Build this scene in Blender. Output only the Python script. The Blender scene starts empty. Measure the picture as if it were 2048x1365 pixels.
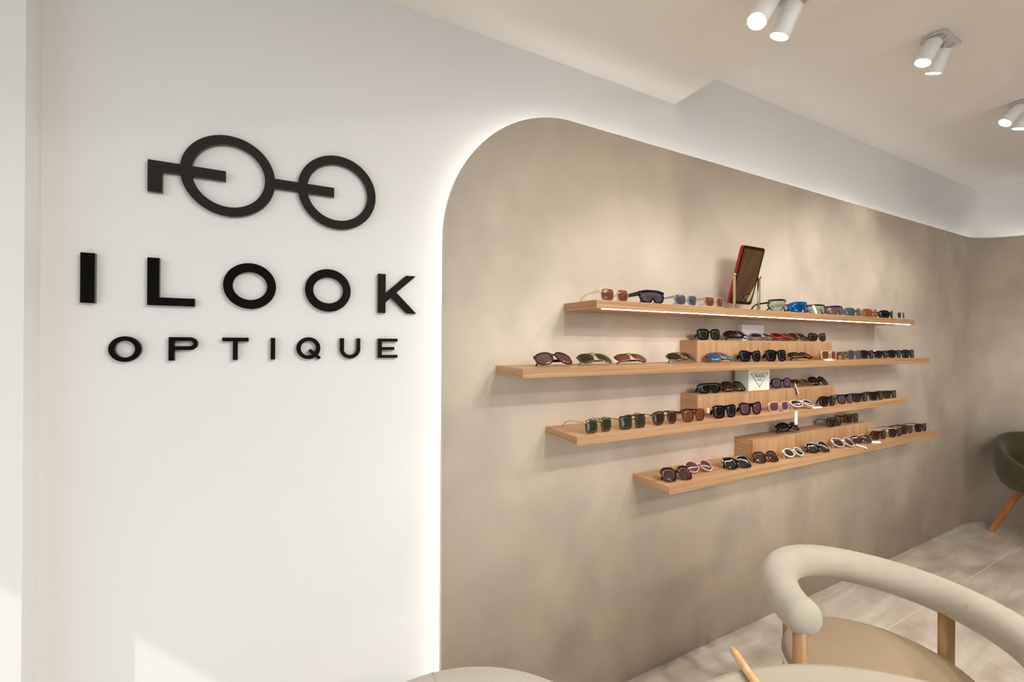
import bpy, bmesh, math, random
from mathutils import Vector, Matrix
random.seed(7)
S = bpy.context.scene
C = S.collection
R = math.radians
PI = math.pi

# ------------------------------------------------------------------ camera
EYE = 1.495
cam_d = bpy.data.cameras.new('camera'); cam = bpy.data.objects.new('camera', cam_d); C.objects.link(cam)
cam_d.sensor_width = 36; cam_d.lens = 862.87 * 36 / 2048; cam_d.clip_start = 0.02
_y, _p, _r = R(27.4034), R(0.0305), R(-0.3981)
_R = Vector((math.cos(_y), -math.sin(_y), 0)); _H = Vector((math.sin(_y), math.cos(_y), 0))
_F = _H * math.cos(_p) + Vector((0, 0, math.sin(_p))); _U = -_H * math.sin(_p) + Vector((0, 0, math.cos(_p)))
_X = _R * math.cos(_r) - _U * math.sin(_r); _Y = _R * math.sin(_r) + _U * math.cos(_r)
m = Matrix((_X, _Y, -_F)).transposed().to_4x4(); m.translation = (0, -1.45, EYE)
cam.matrix_world = m
S.camera = cam

# ------------------------------------------------------------------ world, sun, exposure
w = bpy.data.worlds.new('sky'); S.world = w; w.use_nodes = True
w.node_tree.nodes['Background'].inputs[0].default_value = (0.76, 0.885, 1.0, 1)
w.node_tree.nodes['Background'].inputs[1].default_value = 2.3
sd = bpy.data.lights.new('sun', 'SUN'); so = bpy.data.objects.new('sun', sd); C.objects.link(so)
sd.energy = 2.0; sd.angle = R(0.6); sd.color = (1, 0.97, 0.93)
so.rotation_euler = Vector((1, 0.397, -1.03)).to_track_quat('-Z', 'Y').to_euler()
S.view_settings.view_transform = 'Standard'; S.view_settings.look = 'None'
S.view_settings.exposure = 0.0; S.view_settings.gamma = 1; S.view_settings.use_curve_mapping = False

# ------------------------------------------------------------------ materials
def srgb(r, g, b):
    f = lambda c: (c / 255 / 12.92) if c <= 10 else ((c / 255 + 0.055) / 1.055) ** 2.4
    return (f(r), f(g), f(b), 1)
def mat(name, col, rough=0.5, metal=0.0, coat=0.0, alpha=1.0, emit=None, es=0.0, spec=0.5, sheen=0.0):
    m = bpy.data.materials.new(name); m.use_nodes = True; b = m.node_tree.nodes['Principled BSDF']
    b.inputs['Base Color'].default_value = col; b.inputs['Roughness'].default_value = rough
    b.inputs['Metallic'].default_value = metal; b.inputs['Coat Weight'].default_value = coat
    b.inputs['Alpha'].default_value = alpha; b.inputs['Specular IOR Level'].default_value = spec
    b.inputs['Sheen Weight'].default_value = sheen
    if name.startswith('lens'): b.inputs['IOR'].default_value = 1.65
    if emit: b.inputs['Emission Color'].default_value = emit; b.inputs['Emission Strength'].default_value = es
    return m
def noise_mat(name, c1, c2, scale=(1, 1, 1), nscale=3, detail=6, rough=0.6, bump=0.0, bscale=60, lo=0.35, hi=0.65, dist=0.0, spec=0.3, sheen=0, c3=None, scale3=(1, 1, 1), n3=5, tweak=0.0):
    m = mat(name, c1, rough, spec=spec, sheen=sheen); nt = m.node_tree; N = nt.nodes; L = nt.links; b = N['Principled BSDF']
    tc = N.new('ShaderNodeTexCoord'); mp = N.new('ShaderNodeMapping'); mp.inputs['Scale'].default_value = scale
    n = N.new('ShaderNodeTexNoise'); n.inputs['Scale'].default_value = nscale; n.inputs['Detail'].default_value = detail
    n.inputs['Distortion'].default_value = dist
    r = N.new('ShaderNodeValToRGB'); r.color_ramp.elements[0].position = lo; r.color_ramp.elements[1].position = hi
    r.color_ramp.elements[0].color = c1; r.color_ramp.elements[1].color = c2
    L.new(tc.outputs['Object'], mp.inputs[0]); L.new(mp.outputs[0], n.inputs['Vector']); L.new(n.outputs[0], r.inputs[0])
    out = r.outputs[0]
    if c3:
        mp3 = N.new('ShaderNodeMapping'); mp3.inputs['Scale'].default_value = scale3; L.new(tc.outputs['Object'], mp3.inputs[0])
        n_ = N.new('ShaderNodeTexNoise'); n_.inputs['Scale'].default_value = n3; n_.inputs['Detail'].default_value = 5; L.new(mp3.outputs[0], n_.inputs['Vector'])
        r3 = N.new('ShaderNodeValToRGB'); r3.color_ramp.elements[0].position = 0.45; r3.color_ramp.elements[1].position = 0.72
        r3.color_ramp.elements[0].color = (0, 0, 0, 1); r3.color_ramp.elements[1].color = (1, 1, 1, 1); L.new(n_.outputs[0], r3.inputs[0])
        mx = N.new('ShaderNodeMix'); mx.data_type = 'RGBA'; mx.inputs['B'].default_value = c3
        L.new(out, mx.inputs['A']); L.new(r3.outputs[0], mx.inputs['Factor']); out = mx.outputs['Result']
    if tweak:
        oi = N.new('ShaderNodeObjectInfo'); hs = N.new('ShaderNodeHueSaturation')
        mr = N.new('ShaderNodeMapRange'); mr.inputs['To Min'].default_value = 1 - tweak; mr.inputs['To Max'].default_value = 1 + tweak
        L.new(oi.outputs['Random'], mr.inputs['Value']); L.new(mr.outputs[0], hs.inputs['Value']); L.new(out, hs.inputs['Color']); out = hs.outputs[0]
    L.new(out, b.inputs['Base Color'])
    if bump:
        nb = N.new('ShaderNodeTexNoise'); nb.inputs['Scale'].default_value = bscale; nb.inputs['Detail'].default_value = 4
        bu = N.new('ShaderNodeBump'); bu.inputs['Strength'].default_value = bump; bu.inputs['Distance'].default_value = 0.01
        L.new(tc.outputs['Object'], nb.inputs['Vector']); L.new(nb.outputs[0], bu.inputs['Height']); L.new(bu.outputs[0], b.inputs['Normal'])
    return m

M = {}
M['white_paint'] = noise_mat('white_paint', srgb(231, 230, 228), srgb(235, 234, 232), nscale=1.2, rough=0.55, bump=0.02, bscale=90)
M['ceiling_paint'] = noise_mat('ceiling_paint', srgb(228, 224, 218), srgb(232, 228, 223), nscale=1.0, rough=0.45, bump=0.01)
M['plaster'] = noise_mat('plaster', srgb(196, 182, 164), srgb(222, 207, 186), scale=(1, 1, 1.1), nscale=1.7, detail=7, rough=0.5, bump=0.05, bscale=14,
                         lo=0.28, hi=0.72, dist=0.5, c3=srgb(188, 174, 159), scale3=(1.6, 1.6, 1.1), n3=2.0)
M['tile'] = noise_mat('tile', srgb(196, 184, 168), srgb(220, 210, 196), scale=(0.8, 4.5, 1), nscale=2.0, detail=8, rough=0.32, bump=0.03, bscale=20, dist=1.2, c3=srgb(176, 160, 144), scale3=(1.2, 3, 1), n3=2.2, tweak=0.03, spec=0.5)
M['grout'] = mat('grout', srgb(218, 209, 197), 0.8)
M['pavement'] = noise_mat('pavement', srgb(170, 168, 162), srgb(185, 182, 176), nscale=4, rough=0.9)
OAK1, OAK2, OAK3 = srgb(200, 160, 118), srgb(181, 138, 97), srgb(166, 123, 86)
M['oak_x'] = noise_mat('oak_grain_lengthwise', OAK1, OAK2, scale=(0.9, 14, 30), nscale=2.2, detail=6, rough=0.45, lo=0.35, hi=0.7, c3=OAK3, scale3=(0.6, 30, 60), n3=2, spec=0.35)
M['oak_y'] = noise_mat('oak_grain_crosswise', OAK1, OAK2, scale=(14, 1.2, 30), nscale=2.2, detail=6, rough=0.45, lo=0.35, hi=0.7, c3=OAK3, scale3=(30, 1, 60), n3=2, spec=0.35)
M['oak_z'] = noise_mat('oak_grain_upright', OAK1, OAK2, scale=(12, 14, 0.9), nscale=1.6, detail=6, rough=0.45, lo=0.3, hi=0.75, c3=OAK3, scale3=(30, 30, 1), n3=1.5, spec=0.35)
M['oak_leg'] = noise_mat('oak_round_post', srgb(176, 140, 94), srgb(148, 112, 72), scale=(20, 20, 1.5), nscale=2, rough=0.4)
M['oak_warm'] = noise_mat('oak_warm', srgb(190, 126, 74), srgb(165, 103, 58), scale=(12, 12, 1.5), nscale=2, rough=0.45)
M['stick'] = noise_mat('stick_wood', srgb(238, 196, 140), srgb(220, 172, 116), scale=(3, 30, 30), nscale=2, rough=0.45)
M['black_gloss'] = mat('black_gloss', (0.004, 0.004, 0.004, 1), 0.04, spec=0.55)
M['led'] = mat('led', (1, 1, 1, 1), 0.5, emit=(1, 0.97, 0.93, 1), es=10.5)
M['led_top'] = mat('led_top_run', (1, 1, 1, 1), 0.5, emit=(1, 0.97, 0.93, 1), es=9)
M['led_shelf'] = mat('led_shelf', (1, 1, 1, 1), 0.5, emit=(1, 0.96, 0.91, 1), es=22)
M['lamp'] = mat('lamp_lens', (1, 1, 1, 1), 0.5, emit=(1, 0.93, 0.82, 1), es=30)
M['white_metal'] = mat('white_metal', srgb(238, 238, 236), 0.4)
M['grey_metal'] = mat('grey_metal', srgb(205, 203, 198), 0.4)
M['boucle'] = noise_mat('cream_felt', srgb(178, 169, 152), srgb(186, 177, 161), nscale=8, rough=0.95, bump=0.25, bscale=420, spec=0.1, sheen=0.3)
M['seat_tan'] = noise_mat('tan_suede', srgb(156, 136, 109), srgb(164, 144, 117), nscale=4, rough=0.9, bump=0.1, bscale=300, spec=0.1, sheen=0.2)
M['seat_edge'] = mat('seat_edge', srgb(230, 220, 200), 0.8)
M['cream_top'] = noise_mat('cream_laminate', srgb(172, 162, 144), srgb(176, 166, 149), nscale=2, rough=0.5, spec=0.3)
M['seam'] = mat('seam', srgb(176, 164, 142), 0.9)
M['green_fabric'] = noise_mat('green_fabric', srgb(66, 60, 30), srgb(78, 72, 38), nscale=9, rough=0.95, bump=0.2, bscale=200, sheen=0.3, spec=0.1)
M['frame_dark'] = mat('window_frame', srgb(60, 58, 55), 0.5)
M['brown_wall'] = noise_mat('walnut_wall', srgb(84, 72, 60), srgb(100, 86, 72), scale=(10, 10, 1), nscale=1.5, rough=0.5)
M['gold'] = mat('gold_metal', srgb(214, 196, 150), 0.22, metal=1)
M['red'] = mat('red_case', srgb(170, 22, 30), 0.35)
M['mirror'] = mat('mirror_glass', (0.86, 0.83, 0.76, 1), 0.02, metal=1)
M['mirror_edge'] = mat('mirror_edge', srgb(60, 44, 26), 0.1, metal=0.6)
M['box_mint'] = mat('box_mint', srgb(222, 226, 206), 0.6)
M['box_white'] = mat('box_white', srgb(216, 213, 214), 0.6)
M['print'] = mat('print_black', srgb(40, 40, 40), 0.6)
M['print_grey'] = mat('print_grey', srgb(160, 158, 158), 0.6)
M['tag'] = mat('tag_white', srgb(236, 234, 230), 0.5)

FR = {  # spectacle frame materials
 'black': mat('acetate_black', srgb(16, 15, 16), 0.12, spec=0.6),
 'tort': noise_mat('acetate_tortoise', srgb(38, 20, 10), srgb(84, 48, 22), nscale=90, rough=0.15, spec=0.6),
 'brown': mat('acetate_brown', srgb(62, 34, 24), 0.15, spec=0.6),
 'burgundy': mat('acetate_burgundy', srgb(84, 34, 34), 0.15, spec=0.6),
 'pink': mat('acetate_pink', srgb(226, 176, 160), 0.2, spec=0.6),
 'rose': mat('acetate_rose', srgb(214, 168, 172), 0.2, spec=0.6),
 'cream': mat('acetate_cream', srgb(236, 226, 204), 0.2, spec=0.6),
 'white': mat('acetate_white', srgb(236, 222, 218), 0.2, spec=0.6),
 'clear': mat('acetate_clear', srgb(236, 220, 196), 0.1, alpha=0.45, spec=0.7),
 'clearpink': mat('acetate_clear_pink', srgb(226, 186, 168), 0.1, alpha=0.6, spec=0.7),
 'clearblue': mat('acetate_clear_blue', srgb(176, 190, 204), 0.1, alpha=0.6, spec=0.7),
 'grey': mat('acetate_grey', srgb(96, 100, 110), 0.15, spec=0.6),
 'amber': mat('acetate_amber', srgb(176, 106, 48), 0.12, spec=0.7),
 'blue': mat('acetate_blue', srgb(24, 70, 170), 0.12, spec=0.7),
 'navy': mat('acetate_navy', srgb(22, 26, 48), 0.12, spec=0.7),
 'red': mat('acetate_red', srgb(196, 74, 56), 0.2, spec=0.6),
 'gold': mat('wire_gold', srgb(216, 180, 116), 0.25, metal=1),
 'silver': mat('wire_silver', srgb(196, 194, 190), 0.22, metal=1),
 'gun': mat('wire_gunmetal', srgb(92, 84, 76), 0.28, metal=1)}
LN = {
 'brown': mat('lens_brown', srgb(112, 62, 36), 0.04, alpha=0.88, spec=0.7),
 'dbrown': mat('lens_dark_brown', srgb(56, 30, 20), 0.04, alpha=0.94, spec=0.7),
 'mauve': mat('lens_mauve_brown', srgb(92, 60, 54), 0.04, alpha=0.9, spec=0.7),
 'green': mat('lens_green', srgb(46, 47, 32), 0.04, alpha=0.93, spec=0.7),
 'dgreen': mat('lens_dark_green', srgb(34, 36, 26), 0.04, alpha=0.95, spec=0.7),
 'black': mat('lens_black', srgb(16, 16, 18), 0.04, alpha=0.97, spec=0.7),
 'grey': mat('lens_grey', srgb(74, 72, 78), 0.04, alpha=0.85, spec=0.7),
 'purple': mat('lens_purple', srgb(92, 66, 84), 0.04, alpha=0.85, spec=0.7),
 'blue': mat('lens_blue_mirror', srgb(30, 120, 190), 0.06, metal=0.75),
 'bluem': mat('lens_blue_flash', srgb(70, 130, 200), 0.05, metal=0.7),
 'greenm': mat('lens_green_clear', srgb(150, 166, 136), 0.05, alpha=0.55, spec=0.8),
 'rosem': mat('lens_rose_mirror', srgb(140, 104, 108), 0.06, metal=0.35, alpha=0.9),
 'smoke': mat('lens_smoke_mirror', srgb(92, 100, 108), 0.08, metal=0.4),
 'amber': mat('lens_amber', srgb(150, 92, 44), 0.06, metal=0.2, alpha=0.95)}

# ------------------------------------------------------------------ helpers
def tag(o, label=None, cat=None, group=None, kind=None):
    if label: o['label'] = label
    if cat: o['category'] = cat
    if group: o['group'] = group
    if kind: o['kind'] = kind
    return o
def link(name, me, material=None, parent=None):
    if material is not None and not me.materials: me.materials.append(material)
    o = bpy.data.objects.new(name, me); C.objects.link(o)
    if parent: o.parent = parent
    return o
def obj(name, bm, material, parent=None, smooth=False):
    bmesh.ops.recalc_face_normals(bm, faces=bm.faces)
    me = bpy.data.meshes.new(name); bm.to_mesh(me); bm.free()
    if smooth:
        for p in me.polygons: p.use_smooth = True
    return link(name, me, material, parent)
def empty(name, loc, rz=0, **k):
    o = bpy.data.objects.new(name, None); C.objects.link(o); o.location = loc; o.rotation_euler = (0, 0, rz); o.empty_display_size = 0.05
    return tag(o, **k)
def box(bm, x0, x1, y0, y1, z0, z1, bev=0.0):
    g = bmesh.ops.create_cube(bm, size=1); vs = g['verts']
    for v in vs: v.co = Vector((x0 + (v.co.x + .5) * (x1 - x0), y0 + (v.co.y + .5) * (y1 - y0), z0 + (v.co.z + .5) * (z1 - z0)))
    if bev:
        es = list({e for v in vs for e in v.link_edges})
        bmesh.ops.bevel(bm, geom=es, offset=bev, segments=2, affect='EDGES', profile=0.5)
    return bm
def bx(*a, **k): return box(bmesh.new(), *a, **k)
def struct(name, bm, mt, smooth=False, parent=None):
    o = obj(name, bm, mt, parent, smooth)
    if not parent: o['kind'] = 'structure'
    return o
def sweep(bm, pts, rad, n=10, closed=False, caps=True, up=Vector((0, 0, 1))):
    """tube; rad = radius or list, or (half-width, half-height) pairs for a boxy section"""
    rings = []; P = [Vector(p) for p in pts]; k = len(P)
    for i, p in enumerate(P):
        a = P[(i - 1) % k] if (closed or i > 0) else p; b = P[(i + 1) % k] if (closed or i < k - 1) else p
        t = (b - a).normalized(); u = up
        if abs(t.dot(u)) > 0.95: u = Vector((1, 0, 0)) if abs(t.x) < .9 else Vector((0, 1, 0))
        s = t.cross(u).normalized(); q = s.cross(t).normalized()
        r = rad[i] if isinstance(rad, list) else rad
        if isinstance(r, tuple):
            ring = [bm.verts.new(p + s * sx * r[0] + q * sz * r[1]) for sx, sz in ((-1, -1), (1, -1), (1, 1), (-1, 1))]
        else:
            ring = [bm.verts.new(p + s * math.cos(2 * PI * j / n) * r + q * math.sin(2 * PI * j / n) * r) for j in range(n)]
        rings.append(ring)
    m_ = len(rings[0])
    for i in range(k if closed else k - 1):
        A, B = rings[i], rings[(i + 1) % k]
        for j in range(m_): bm.faces.new((A[j], A[(j + 1) % m_], B[(j + 1) % m_], B[j]))
    if caps and not closed: bm.faces.new(rings[0][::-1]); bm.faces.new(rings[-1])
    return bm
def lathe(bm, prof, n=48, c=(0, 0)):
    rings = []
    for r, z in prof:
        if r < 1e-6: rings.append([bm.verts.new((c[0], c[1], z))])
        else: rings.append([bm.verts.new((c[0] + r * math.cos(2 * PI * j / n), c[1] + r * math.sin(2 * PI * j / n), z)) for j in range(n)])
    for A, B in zip(rings, rings[1:]):
        for j in range(n):
            a, b = A[j % len(A)], A[(j + 1) % len(A)]; c_, d = B[(j + 1) % len(B)], B[j % len(B)]
            vs = []
            for v in (a, b, c_, d):
                if v not in vs: vs.append(v)
            if len(vs) > 2: bm.faces.new(vs)
    return bm
def extrude_poly(bm, outline, y0, y1, holes=()):
    """polygon in xz extruded from y0 (front) to y1; hole needs equal number of points (ring)"""
    if holes:
        o, h = outline, holes[0]; n = len(o)
        V = [[bm.verts.new((x, y, z)) for x, z in L] for y in (y0, y1) for L in (o, h)]
        of, hf, ob, hb = V
        for i in range(n):
            j = (i + 1) % n
            bm.faces.new((of[i], of[j], hf[j], hf[i])); bm.faces.new((ob[i], hb[i], hb[j], ob[j]))
            bm.faces.new((of[i], ob[i], ob[j], of[j])); bm.faces.new((hf[i], hf[j], hb[j], hb[i]))
    else:
        n = len(outline); a = [bm.verts.new((x, y0, z)) for x, z in outline]; b = [bm.verts.new((x, y1, z)) for x, z in outline]
        bm.faces.new(a); bm.faces.new(b[::-1])
        for i in range(n): bm.faces.new((a[i], b[i], b[(i + 1) % n], a[(i + 1) % n]))
    return bm

# ------------------------------------------------------------------ room shell
XW, YW, CZ, SZ = 5.40, 0.05, 1.495 + 1.364, 1.495 + 1.1575
YB, XF = -4.3, -1.9
struct('wall_back', bx(-0.56, XW + 0.15, YW, YW + 0.15, 0, 3.0), M['white_paint'])
struct('wall_right', bx(XW, XW + 0.15, YB, YW, 0, 3.0), M['white_paint'])
bm = bx(XF - 0.1, 1.5, YB - 0.15, YB, 0, 3.0); box(bm, 3.1, XW + 0.15, YB - 0.15, YB, 0, 3.0); box(bm, 1.5, 3.1, YB - 0.15, YB, 2.45, 3.0)
struct('wall_front', bm, M['brown_wall'])
dw = struct('fill_window', box(bx(1.5, 3.1, YB - 0.10, YB - 0.05, 0.0, 0.08), 1.5, 3.1, YB - 0.10, YB - 0.05, 2.38, 2.45), M['frame_dark'])  # unseen window added behind the camera to light the panel from the front
for x in (1.53, 2.3, 3.07): obj('window_post', bx(x - 0.03, x + 0.03, YB - 0.10, YB - 0.05, 0.08, 2.38), M['frame_dark'], dw)
struct('trim_1', bx(XF - 0.1, -0.551, -0.025, YW + 0.15, 0, 3.0), M['white_paint'])
struct('ceiling', bx(1.66, XW + 0.15, YB, YW, CZ, CZ + 0.15), M['ceiling_paint'])
struct('trim_2', bx(XF - 0.1, 1.66, YB, YW, SZ, CZ + 0.15), M['ceiling_paint'])
# unseen glazed shop front at left, added for the daylight: header, sill, posts
HD = 2.397
struct('wall_left', box(bx(XF - 0.12, XF, YB, YW, HD, SZ + 0.3), XF - 0.12, XF, YB, YB + 0.4, 0, HD), M['white_paint'])
wf = struct('window_1', bx(XF - 0.10, XF - 0.04, YB + 0.4, -0.03, 0.0, 0.06), M['frame_dark'])
for y in (-0.10, -1.25, -2.2, -3.15, YB + 0.45):
    obj('window_post', bx(XF - 0.10, XF - 0.04, y - 0.03, y + 0.03, 0, HD), M['frame_dark'], wf)
struct('ground', bx(-14, XF - 0.12, -12, 8, -0.12, -0.04), M['pavement'])

# floor of large stone tiles
fl = struct('floor', bx(XF - 0.12, XW + 0.15, YB, YW + 0.1, -0.08, -0.0008), M['grout'])
tw = 0.985; gap = 0.0020
X0 = [1.967 + tw * i for i in range(-4, 5)]; Y0 = [-0.3526 - tw * j for j in range(-1, 5)]
for x in X0:
    for y in Y0:
        x0, x1, y0, y1 = max(x, XF), min(x + tw, XW), max(y - tw, YB), min(y, YW)
        if x1 - x0 < 0.02 or y1 - y0 < 0.02: continue
        cx, cy = (x0 + x1) / 2, (y0 + y1) / 2; hx, hy = (x1 - x0) / 2 - gap, (y1 - y0) / 2 - gap
        t = obj('tile', bx(cx - hx, cx + hx, cy - hy, cy + hy, -0.02, 0, bev=0.0006), M['tile'], fl)

# curved plaster panel standing off the white wall
PT, PX, PR, AR = 2.393, 5.35, 0.35, 0.54
def panel_path(inset=0.0):
    cols = []  # (x, y, nx, ny, top z)
    n = 40; xl = 0.481
    for i in range(n + 1):
        a = PI - (PI / 2) * i / n
        cols.append((xl + AR + (AR - inset) * math.cos(a), 0, 0, 1, PT - AR + (AR - inset) * math.sin(a)))
    for i in range(1, 12): cols.append((xl + AR + (PX - PR - xl - AR) * i / 12, 0, 0, 1, PT - inset))
    for i in range(0, 17):
        a = (PI / 2) * (1 - i / 16)
        cols.append((PX - PR + PR * math.cos(a), -PR + PR * math.sin(a), math.cos(a), math.sin(a), PT - inset))
    cols.append((PX, YB + 0.01, 1, 0, PT - inset))
    return cols
bm = bmesh.new(); cols = panel_path(); F, B = [], []
for x, y, nx, ny, zt in cols:
    zs = [0.0, zt]
    F.append([bm.verts.new((x, y, z)) for z in zs]); B.append([bm.verts.new((x + nx * .022, y + ny * .022, z)) for z in zs])
for i in range(len(cols) - 1):
    for A in (F, B): bm.faces.new((A[i][0], A[i + 1][0], A[i + 1][1], A[i][1]))
    for k in (0, 1): bm.faces.new((F[i][k], F[i + 1][k], B[i + 1][k], B[i][k]))
for i in (0, -1): bm.faces.new((F[i][0], F[i][1], B[i][1], B[i][0]))
pn = struct('wall_panel', bm, M['plaster'])
for p in pn.data.polygons: p.use_smooth = abs(p.normal.z) < 0.3 and abs(p.normal.x) < 0.999
# light strip in the gap behind the panel edge
bm = bmesh.new(); I = 0.028
path = [(0.481 + I, 0.02), (0.481 + I, PT - AR)]
prev = []
def strip_pt(x, y, z, nx, ny):
    return (bm.verts.new((x + nx * .026, y + ny * .026, z)), bm.verts.new((x + nx * .040, y + ny * .040, z)))
prev.append(strip_pt(0.481 + I, 0, 0.02, 0, 1))
for x, y, nx, ny, zt in panel_path(I): prev.append(strip_pt(x, y, zt, nx, ny))
for a, b in zip(prev, prev[1:]):
    f_ = bm.faces.new((a[0], b[0], b[1], a[1])); f_.material_index = 1 if min(a[0].co.x, b[0].co.x) > 1.2 else 0
me_ = bpy.data.meshes.new('halo_light_strip'); bm.to_mesh(me_); bm.free(); me_.materials.append(M['led']); me_.materials.append(M['led_top'])
ls = link('halo_light_strip', me_)
tag(ls, 'thin white light strip glowing behind the rounded edge of the plaster wall', 'light strip')

# ------------------------------------------------------------------ sign letters
Z = EYE; YF, YK = 0.036, 0.0495
def ell(cx, cz, rx, rz, n=72): return [(cx + rx * math.cos(2 * PI * i / n), cz + rz * math.sin(2 * PI * i / n)) for i in range(n)]
def ering(bm, x0, x1, z0, z1, tx, tz, n=72, y0=YF):
    cx, cz = (x0 + x1) / 2, (z0 + z1) / 2
    return extrude_poly(bm, ell(cx, cz, (x1 - x0) / 2, (z1 - z0) / 2, n), y0, YK, [ell(cx, cz, (x1 - x0) / 2 - tx, (z1 - z0) / 2 - tz, n)])
def poly(bm, pts, y0=YF): return extrude_poly(bm, pts, y0, YK)
def rect(bm, x0, x1, z0, z1, y0=YF): return poly(bm, [(x0, z0), (x1, z0), (x1, z1), (x0, z1)], y0)
def letter(name, bm, label, grp):
    bmesh.ops.translate(bm, verts=bm.verts, vec=(0, 0, Z))
    return tag(obj(name, bm, M['black_gloss']), label, 'letter', grp)
G1, G2_ = 'large letters of the upper sign row', 'small letters of the lower sign row'
letter('sign_letter', rect(bmesh.new(), -0.473, -0.445, 0.091, 0.220), 'large glossy black letter I at the left end of the upper row', G1)
letter('sign_letter', poly(bmesh.new(), [(-.339, .091), (-.234, .091), (-.234, .113), (-.313, .113), (-.313, .220), (-.339, .220)]), 'large glossy black letter L in the upper row', G1)
letter('sign_letter', ering(bmesh.new(), -.168, -.034, .090, .225, .0235, .0265), 'large glossy black letter O next to the L', G1)
letter('sign_letter', ering(bmesh.new(), .045, .179, .090, .225, .0235, .0265), 'large glossy black letter O next to the K', G1)
letter('sign_letter', poly(bmesh.new(), [(.265, .092), (.290, .092), (.290, .127), (.307, .145), (.361, .093), (.395, .093), (.326, .163), (.392, .223), (.358, .223), (.290, .160), (.290, .223), (.265, .223)]), 'large glossy black letter K at the right end of the upper row', G1)
letter('sign_letter', ering(bmesh.new(), -.418, -.350, -.062, .006, .0135, .0115), 'small black letter O under the large I and L', G2_)
bm = rect(bmesh.new(), -.292, -.279, -.060, .005)
o_, h_ = [], []
for i in range(25):
    a = PI / 2 - PI * i / 24
    o_.append((-.245 + .0190 * math.cos(a), -.0130 + .018 * math.sin(a))); h_.append((-.245 + .0085 * math.cos(a), -.0130 + .0070 * math.sin(a)))
pb = [(-.2792, .005)] + o_ + [(-.2792, -.031)] + [(-.2792, -.020)] + h_[::-1] + [(-.2792, -.006)]
# bowl as quads
for i in range(24):
    extrude_poly(bm, [o_[i], o_[i + 1], h_[i + 1], h_[i]], YF, YK)
rect(bm, -.2792, -.245, -.006, .005); rect(bm, -.2792, -.245, -.031, -.020)
letter('sign_letter', bm, 'small glossy black letter P in the lower row', G2_)
letter('sign_letter', poly(bmesh.new(), [(-.143, -.060), (-.131, -.060), (-.131, -.006), (-.104, -.006), (-.104, .005), (-.169, .005), (-.169, -.006), (-.143, -.006)]), 'small glossy black letter T in the lower row', G2_)
letter('sign_letter', rect(bmesh.new(), -.047, -.035, -.060, .005), 'small glossy black letter I in the lower row', G2_)
bm = ering(bmesh.new(), .022, .090, -.060, .008, .0125, .0115)
poly(bm, [(.055, -.035), (.062, -.028), (.092, -.055), (.085, -.062)], YF + .0004)
letter('sign_letter', bm, 'small black letter Q with a slanted tail in the lower row', G2_)
bm = rect(bmesh.new(), .147, .160, -.030, .006); rect(bm, .198, .210, -.030, .006)
for i in range(20):
    a, b = PI + PI * i / 20, PI + PI * (i + 1) / 20
    p = lambda t, r: (.1785 + r * math.cos(t), -.0285 + (r if r > .025 else r) * math.sin(t))
    extrude_poly(bm, [p(a, .0315), p(b, .0315), p(b, .0195), p(a, .0195)], YF, YK)
letter('sign_letter', bm, 'small glossy black letter U in the lower row', G2_)
letter('sign_letter', poly(bmesh.new(), [(.266, -.059), (.331, -.059), (.331, -.049), (.279, -.049), (.279, -.0325), (.320, -.0325), (.320, -.0225), (.279, -.0225), (.279, -.004), (.331, -.004), (.331, .006), (.266, .006)]), 'small glossy black letter E at the right end of the lower row', G2_)
bm = ering(bmesh.new(), -.270, -.038, .356, .589, .027, .0265, 96)
ering(bm, .023, .255, .356, .590, .0265, .0275, 96)
q = YF + .0004
poly(bm, [(-.340, .399), (-.308, .399), (-.308, .456), (-.163, .456), (-.163, .485), (-.340, .485)], q)
rect(bm, -.042, .127, .457, .486, q)
bmesh.ops.translate(bm, verts=bm.verts, vec=(0, 0, Z))
tag(obj('sign_emblem', bm, M['black_gloss']), 'black emblem of a pair of round spectacles mounted above the letters', 'sign')

# ------------------------------------------------------------------ shelves and risers
ZS = {'s1': Z + .1532, 's2': Z - .0907, 's3': Z - .3362, 's4': Z - .5817, 'r2': Z + .0111, 'r3': Z - .239, 'r4': Z - .4842}
SD, ST = 0.2065, 0.0314
def under(o, root): o.matrix_parent_inverse = Matrix.Translation(-root.location); return o
def shelf(key, x0, x1, label, led=True):
    root = empty('wall_shelf', ((x0 + x1) / 2, 0, ZS[key] - ST), label=label, cat='shelf', group='oak shelves on the plaster wall')
    for xe in (x0, x1 - .001):
        o = obj('edge_band', bx(xe, xe + .001, -SD, 0.0, ZS[key] - ST, ZS[key]), M['oak_y'], root); under(o, root)
    o = obj('board', bx(x0 + .0011, x1 - .0011, -SD, 0.0, ZS[key] - ST, ZS[key], bev=0.0006), M['oak_x'], root); o.matrix_parent_inverse = Matrix.Translation(-root.location)
    if led:
        o = obj('light_strip', bx(x0 + 0.03, x1 - 0.04, -SD + 0.004, -SD + 0.011, ZS[key] - ST - (0.0015 if key == 's1' else 0.0002), ZS[key] - ST + 0.0005), M['led_shelf'], root)
        o.matrix_parent_inverse = Matrix.Translation(-root.location); o['label'] = 'glowing white light strip under the front edge'
    return root
shelf('s1', .988, 3.494, 'topmost oak shelf with a bright light strip under its front edge')
shelf('s2', .686, 3.712, 'second oak shelf from the top, the longest one reaching furthest left')
shelf('s3', .905, 3.406, 'third oak shelf from the top, starting with gold-rimmed sunglasses')
shelf('s4', 1.360, 3.879, 'lowest oak shelf, reaching furthest right', led=False)
RD = 0.0985
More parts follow.
